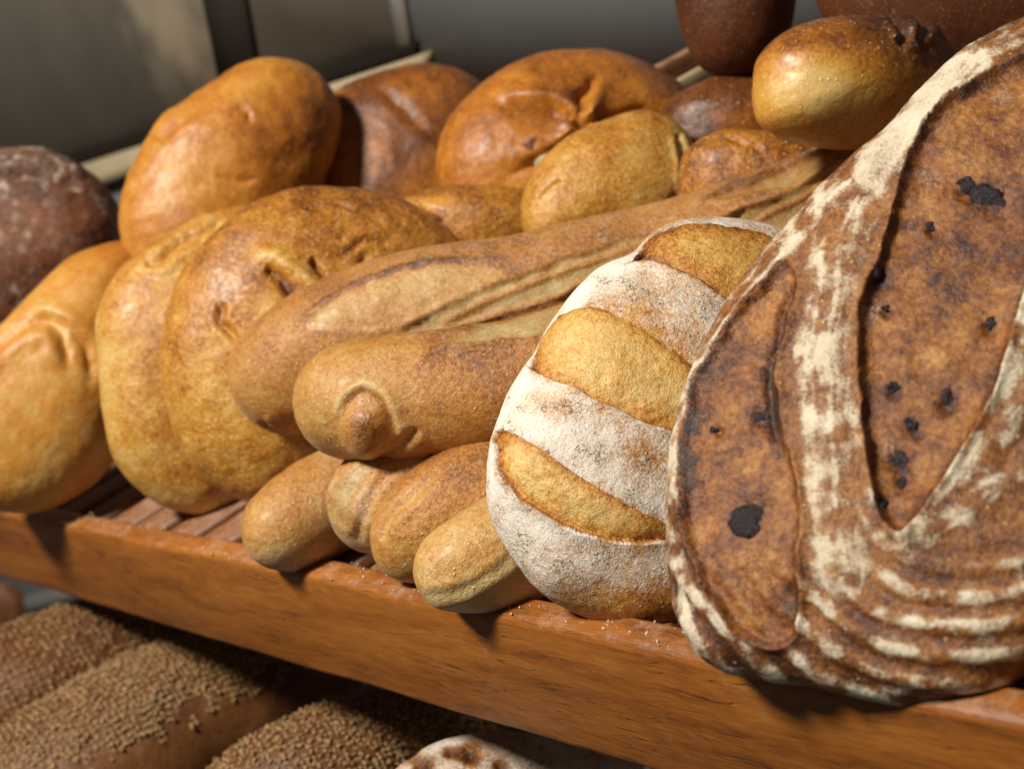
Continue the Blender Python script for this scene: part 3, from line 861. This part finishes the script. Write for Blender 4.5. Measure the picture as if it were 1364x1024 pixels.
def fQ(s):
    n = fbm(s.P, 30, 4, 51); n2 = fbm(s.P, 110, 3, 52)
    sx = s.x + n * 10; sy = s.y + n2 * 6
    # flour rings from the proving basket
    s.bake += .05
    cx, cy = 1290, 480
    rr = np.hypot((s.x - cx) / .88, (s.y - cy)) + n * 9
    low = sst(690, 780, s.y)
    ring = .5 + .5 * np.cos((rr - 395) / 40 * 2 * np.pi)
    s.h += 5.5 * (ring - .5) * low * s.face
    s.flour += low * (.62 * sst(.30, .90, ring + .30 * n) * (.45 + .55 * sst(-.6, .3, n2 + .4 * n)) + .75 * n2 + .02)
    s.bake += .16 * low * sst(.6, .2, ring) + .12 * sst(800, 900, s.y)
    s.flour += .22 * np.exp(-(dline(s.x, s.y, [(900, 800), (960, 885), (1060, 910), (1200, 930), (1330, 905)])[0] / 16) ** 2)
    # streaky ridges
    def ridge(line, wd, fl=.75, hh=9):
        D, T, S = dline(sx, s.y, line)
        k = np.exp(-(D / wd) ** 4)
        along = fbm(np.stack([D * .5 * S, T * 12, np.zeros_like(T)], -1), .25, 3, 61)
        s.flour = np.maximum(s.flour, k * (fl + .55 * along + .9 * n2 + .7 * n - .14)); s.h += hh * np.exp(-(D / (wd * .9)) ** 2) * s.face
        return D, T
    ridge([(1290, 90), (1230, 150), (1170, 215), (1125, 280), (1108, 350), (1098, 450), (1100, 560), (1105, 680), (1120, 760)], 40, .70, 6)
    ridge([(1130, 560), (1140, 620), (1160, 680), (1195, 715)], 24, .6, 2)
    ridge([(1400, 380), (1350, 470), (1310, 560), (1270, 630), (1225, 690)], 30, .65, 8)
    ridge([(1440, 560), (1370, 620), (1300, 670), (1240, 710)], 22, .55, 5)
    ridge([(1420, 470), (1360, 540), (1310, 620)], 16, .5, 5)
    D, T = ridge([(1500, -20), (1364, 45), (1300, 80), (1240, 130), (1180, 195), (1100, 262), (1035, 335), (975, 405), (930, 485)], 16, .8, 2)
    D, T = ridge([(925, 490), (903, 560), (896, 640), (897, 740), (910, 820), (940, 870)], 13, .85, 3)
    s.flour = np.maximum(s.flour, .9 * np.exp(-(np.maximum(dline(s.x, s.y, [(1260, 115), (1200, 185), (1160, 235)])[0] - 14, 0) / 12) ** 2) + .3 * n2)
    # torn open panels
    sd1, m1 = opening(s, [(1048, 345), (1060, 400), (1036, 480), (1040, 560), (1062, 640), (1064, 740), (1062, 835), (1030, 860), (985, 840), (948, 795), (922, 735), (908, 665), (908, 590), (922, 525), (955, 455), (1000, 395)], 12, 7, 8, .28, .75, .36, 3, 1, 2)
    sd2, m2 = opening(s, [(1400, 60), (1330, 92), (1265, 135), (1222, 190), (1195, 260), (1172, 330), (1150, 400), (1146, 480), (1148, 560), (1158, 630), (1176, 690), (1205, 708), (1245, 655), (1290, 590), (1325, 520), (1350, 440), (1375, 370), (1440, 250), (1480, 120)], 14, 8, 8, .30, .75, .36, 3, 2, 2)
    D, T, S = dline(s.x, s.y, [(1048, 380), (1030, 450), (1022, 520), (1030, 580)])
    s.h -= 8 * np.exp(-(D / 7) ** 2) * s.face; s.bake += .3 * np.exp(-(D / 9) ** 2)
    mm = (m1 + m2).clip(0, 1)
    s.bake += mm * (.20 * n2 + .24 * n + .08) + .10 * sst(1000, 900, s.x) + .08
    s.h += mm * 1.6 * fbm(s.P, 130, 3, 88)
    s.flour += mm * .30 * sst(.15, .6, fbm(s.P, 50, 4, 89))
    for x, y, r in OL: s.h -= 7 * np.exp(-(((s.x - x) ** 2 + (s.y - y) ** 2) / (r * 1.15) ** 2) ** 1.5) * s.face; s.bake += .25 * np.exp(-(((s.x - x) ** 2 + (s.y - y) ** 2) / (r * 1.3) ** 2))
OL = [(1001, 690, 27), (1011, 555, 13), (1169, 368, 13), (1322, 262, 24), (1286, 250, 13), (1262, 531, 13), (1216, 567, 12), (1198, 612, 15), (1202, 642, 12), (1175, 672, 13), (1318, 432, 9), (1189, 517, 9), (952, 572, 6), (1240, 300, 6), (1182, 412, 6)]
sQ = loaf('olive_sourdough', blob_body([(1500, -10), (1364, 40), (1300, 74), (1240, 125), (1180, 188), (1105, 255), (1035, 328), (975, 405), (935, 480), (906, 560), (893, 640), (892, 740), (902, 815), (928, 868), (975, 897), (1060, 913), (1130, 924), (1210, 937), (1290, 930), (1364, 896), (1460, 820), (1560, 680), (1640, 450), (1640, 180), (1580, 20)], QD, (-.20, -.24), .045, .05, 430, 2.6, center=(1270, 480)),
     M_sour, 'large olive sourdough loaf with floured ridges filling the right side', feat=fQ, seed=22, lump=1.2, bake=.33, nb=.18)


def lump_mesh(c, n, r, seed, flat=.55, m=14):
    u = np.linspace(0, np.pi, m + 1); v = np.arange(m * 2) / (m * 2) * 2 * np.pi
    a = np.cross(n, (0.3, .2, 1.0)); a /= np.linalg.norm(a); b = np.cross(n, a)
    D = np.stack([np.outer(np.sin(u), np.cos(v)), np.outer(np.sin(u), np.sin(v)), np.outer(np.cos(u), np.ones_like(v))], -1).reshape(-1, 3)
    rr = r * (1 + .34 * noise(D, 1.5, seed) + .10 * noise(D, 4, seed + 1) + .07 * noise(D, 9, seed + 4))
    D = D * rr[:, None]
    V = c + a * D[:, :1] + b * D[:, 1:2] * .85 + n * D[:, 2:] * flat
    ids = np.arange((m + 1) * 2 * m).reshape(m + 1, 2 * m); nx = np.roll(ids, -1, 1)
    F = np.stack([ids[:-1], ids[1:], nx[1:], nx[:-1]], -1).reshape(-1, 4)
    return V, F


px_, py_ = proj(sQ.V)
fm = sQ.face > .5
for i, (x, y, r) in enumerate(OL):
    d = (px_ - x) ** 2 + (py_ - y) ** 2; d[~fm] = 1e9; k = int(np.argmin(d))
    n = sQ.N2[k]; rm = r * QD / FOC * 1.12
    V, F = lump_mesh(sQ.V[k] - n * rm * .16, n, rm, i * 3 + 7, .38, 18)
    mesh_obj('olive_piece', V, F, M_olive, sQ.obj)


# lower shelf seeded loaves
def octa(r):
    V = np.array([(1, 0, 0), (-1, 0, 0), (0, 1, 0), (0, -1, 0), (0, 0, 1), (0, 0, -1)], float)
    F = np.array([(0, 2, 4), (2, 1, 4), (1, 3, 4), (3, 0, 4), (2, 0, 5), (1, 2, 5), (3, 1, 5), (0, 3, 5)])
    # one subdivision, round
    Vl = list(V); cache = {}; F2 = []
    def mid(a, b):
        k = (min(a, b), max(a, b))
        if k not in cache:
            p = (Vl[a] + Vl[b]); cache[k] = len(Vl); Vl.append(p / np.linalg.norm(p))
        return cache[k]
    for a, b, c in F:
        x, y, z = mid(a, b), mid(b, c), mid(c, a)
        F2 += [(a, x, z), (x, b, y), (z, y, c), (x, y, z)]
    return np.array(Vl), np.array(F2)


def seeds(s, count, seed, rad=.0014, keep=None, name='seed_coating', mat=None, parent=None):
    rng = np.random.default_rng(seed)
    ok = (s.face > .2) & (s.x > -60) & (s.y < 1080)
    if keep is not None: ok &= keep(s)
    idx = rng.choice(np.where(ok)[0], count)
    B, F = octa(1)
    Vs = []; Fs = []
    P = s.V[idx] + rng.normal(0, .0012, (count, 3)); N = s.N2[idx]
    for i in range(count):
        n = N[i] + rng.normal(0, .35, 3); n /= np.linalg.norm(n); a = np.cross(n, rng.normal(size=3)); a /= np.linalg.norm(a) + 1e-9; b = np.cross(n, a)
        r = rad * rng.uniform(.5, 1.25)
        Vs.append(P[i] + n * r * .35 + (B[:, :1] * a * (1.55 + .25 * B[:, :1]) + B[:, 1:2] * b * (.95 - .35 * B[:, :1]) + B[:, 2:] * n * .6) * r)
        Fs.append(F + i * len(B))
    o = mesh_obj(name, np.vstack(Vs), np.vstack(Fs), mat or M_seed, parent)
    if parent is not None: tag(o, kind='stuff')
    return o


def seeded(body, label, seed, count, keep=None, cat='bread'):
    V, F, mpp, c = body
    V, N, s = finish(V, F, mpp, None, seed, 1.0, .4, .25)
    root = empty('seeded_loaf', c); tag(root, label, cat)
    mesh_obj('crust', V, F, M_seedcrust, root, dict(bake=s.bake, flour=s.flour, crumb=s.crumb), N)
    s.V = V; s.N2 = N
    seeds(s, count, seed, keep=keep, parent=root)


seeded(tube_body([(-220, 1090, 1.40, 130), (-80, 1010, 1.45, 132), (60, 940, 1.5, 120), (200, 880, 1.58, 100), (330, 830, 1.66, 75)], 110, 90, 1, 2), 'sesame seeded loaf furthest left below the shelf', 31, 9000)
seeded(tube_body([(-60, 1180, 1.32, 120), (80, 1070, 1.36, 128), (210, 990, 1.42, 125), (340, 930, 1.48, 102), (470, 880, 1.56, 66)], 110, 90, 1, 2), 'sesame seeded loaf with bare brown flank in the middle below the shelf', 32, 9000,
       keep=lambda s: (fbm(s.P, 90, 2, 4) * .5 + (1020 - s.y - (s.x - 150) * .5) / 90) > .2)
seeded(tube_body([(260, 1150, 1.20, 90), (390, 1060, 1.23, 98), (510, 1008, 1.27, 88), (660, 950, 1.34, 66)], 90, 80, 1, 2), 'sesame seeded loaf near the bottom edge beside the white floured loaf', 33, 5500)
def fR3(s):
    s.flour += .72 + .3 * fbm(s.P, 40, 3, 9)
    for x, y, r in ((625, 1003, 13), (560, 1018, 12), (668, 1020, 9), (598, 1000, 8)):
        s.h -= 10 * np.exp(-((s.x - x) ** 2 + (s.y - y) ** 2) / r ** 2); k = np.exp(-((s.x - x) ** 2 + (s.y - y) ** 2) / (r * 1.1) ** 2); s.flour -= 1.0 * k; s.bake += .5 * k
loaf('floured_loaf', tube_body([(520, 1165, 1.0, 80), (610, 1085, 1.02, 96), (720, 1065, 1.04, 88), (860, 1055, 1.08, 50)], 120, 100, 1, 2), M_batard,
     'white floured dark loaf with pits at the bottom edge under the rail', feat=fR3, seed=34, bake=.5)

# dark upright post at lower left
quadbox('shelf_post', [(-60, 760), (8, 800), (24, 890), (-60, 890)], .35, .04, M_slat)
po = bpy.data.objects['shelf_post']; tag(po, 'dark wooden shelf post at the left edge below the rail', 'post')

# crumbs and flour on the rail
rng = np.random.default_rng(5)
B, Fo = octa(1); Vs = []; Fs = []
for i in range(420):
    x = rng.uniform(-.9, .3); y = rng.uniform(.001, .03) if rng.random() < .8 else rng.uniform(.03, .12)
    r = rng.uniform(.0003, .0009) * (1.6 if rng.random() < .08 else 1)
    Vs.append(np.array([x, y, .0006 + (0 if y < .024 else -.009)]) + (B + rng.normal(0, .22, B.shape)) * r * rng.uniform(.5, 1.3, 3)); Fs.append(Fo + i * len(B))
M_crumb = plain('crumb', (.62, .48, .30), .7, var=.3)
tag(mesh_obj('crumbs', np.vstack(Vs), np.vstack(Fs), M_crumb, None), kind='stuff', label='tiny pale bread crumbs scattered along the top of the rail', cat='crumbs')
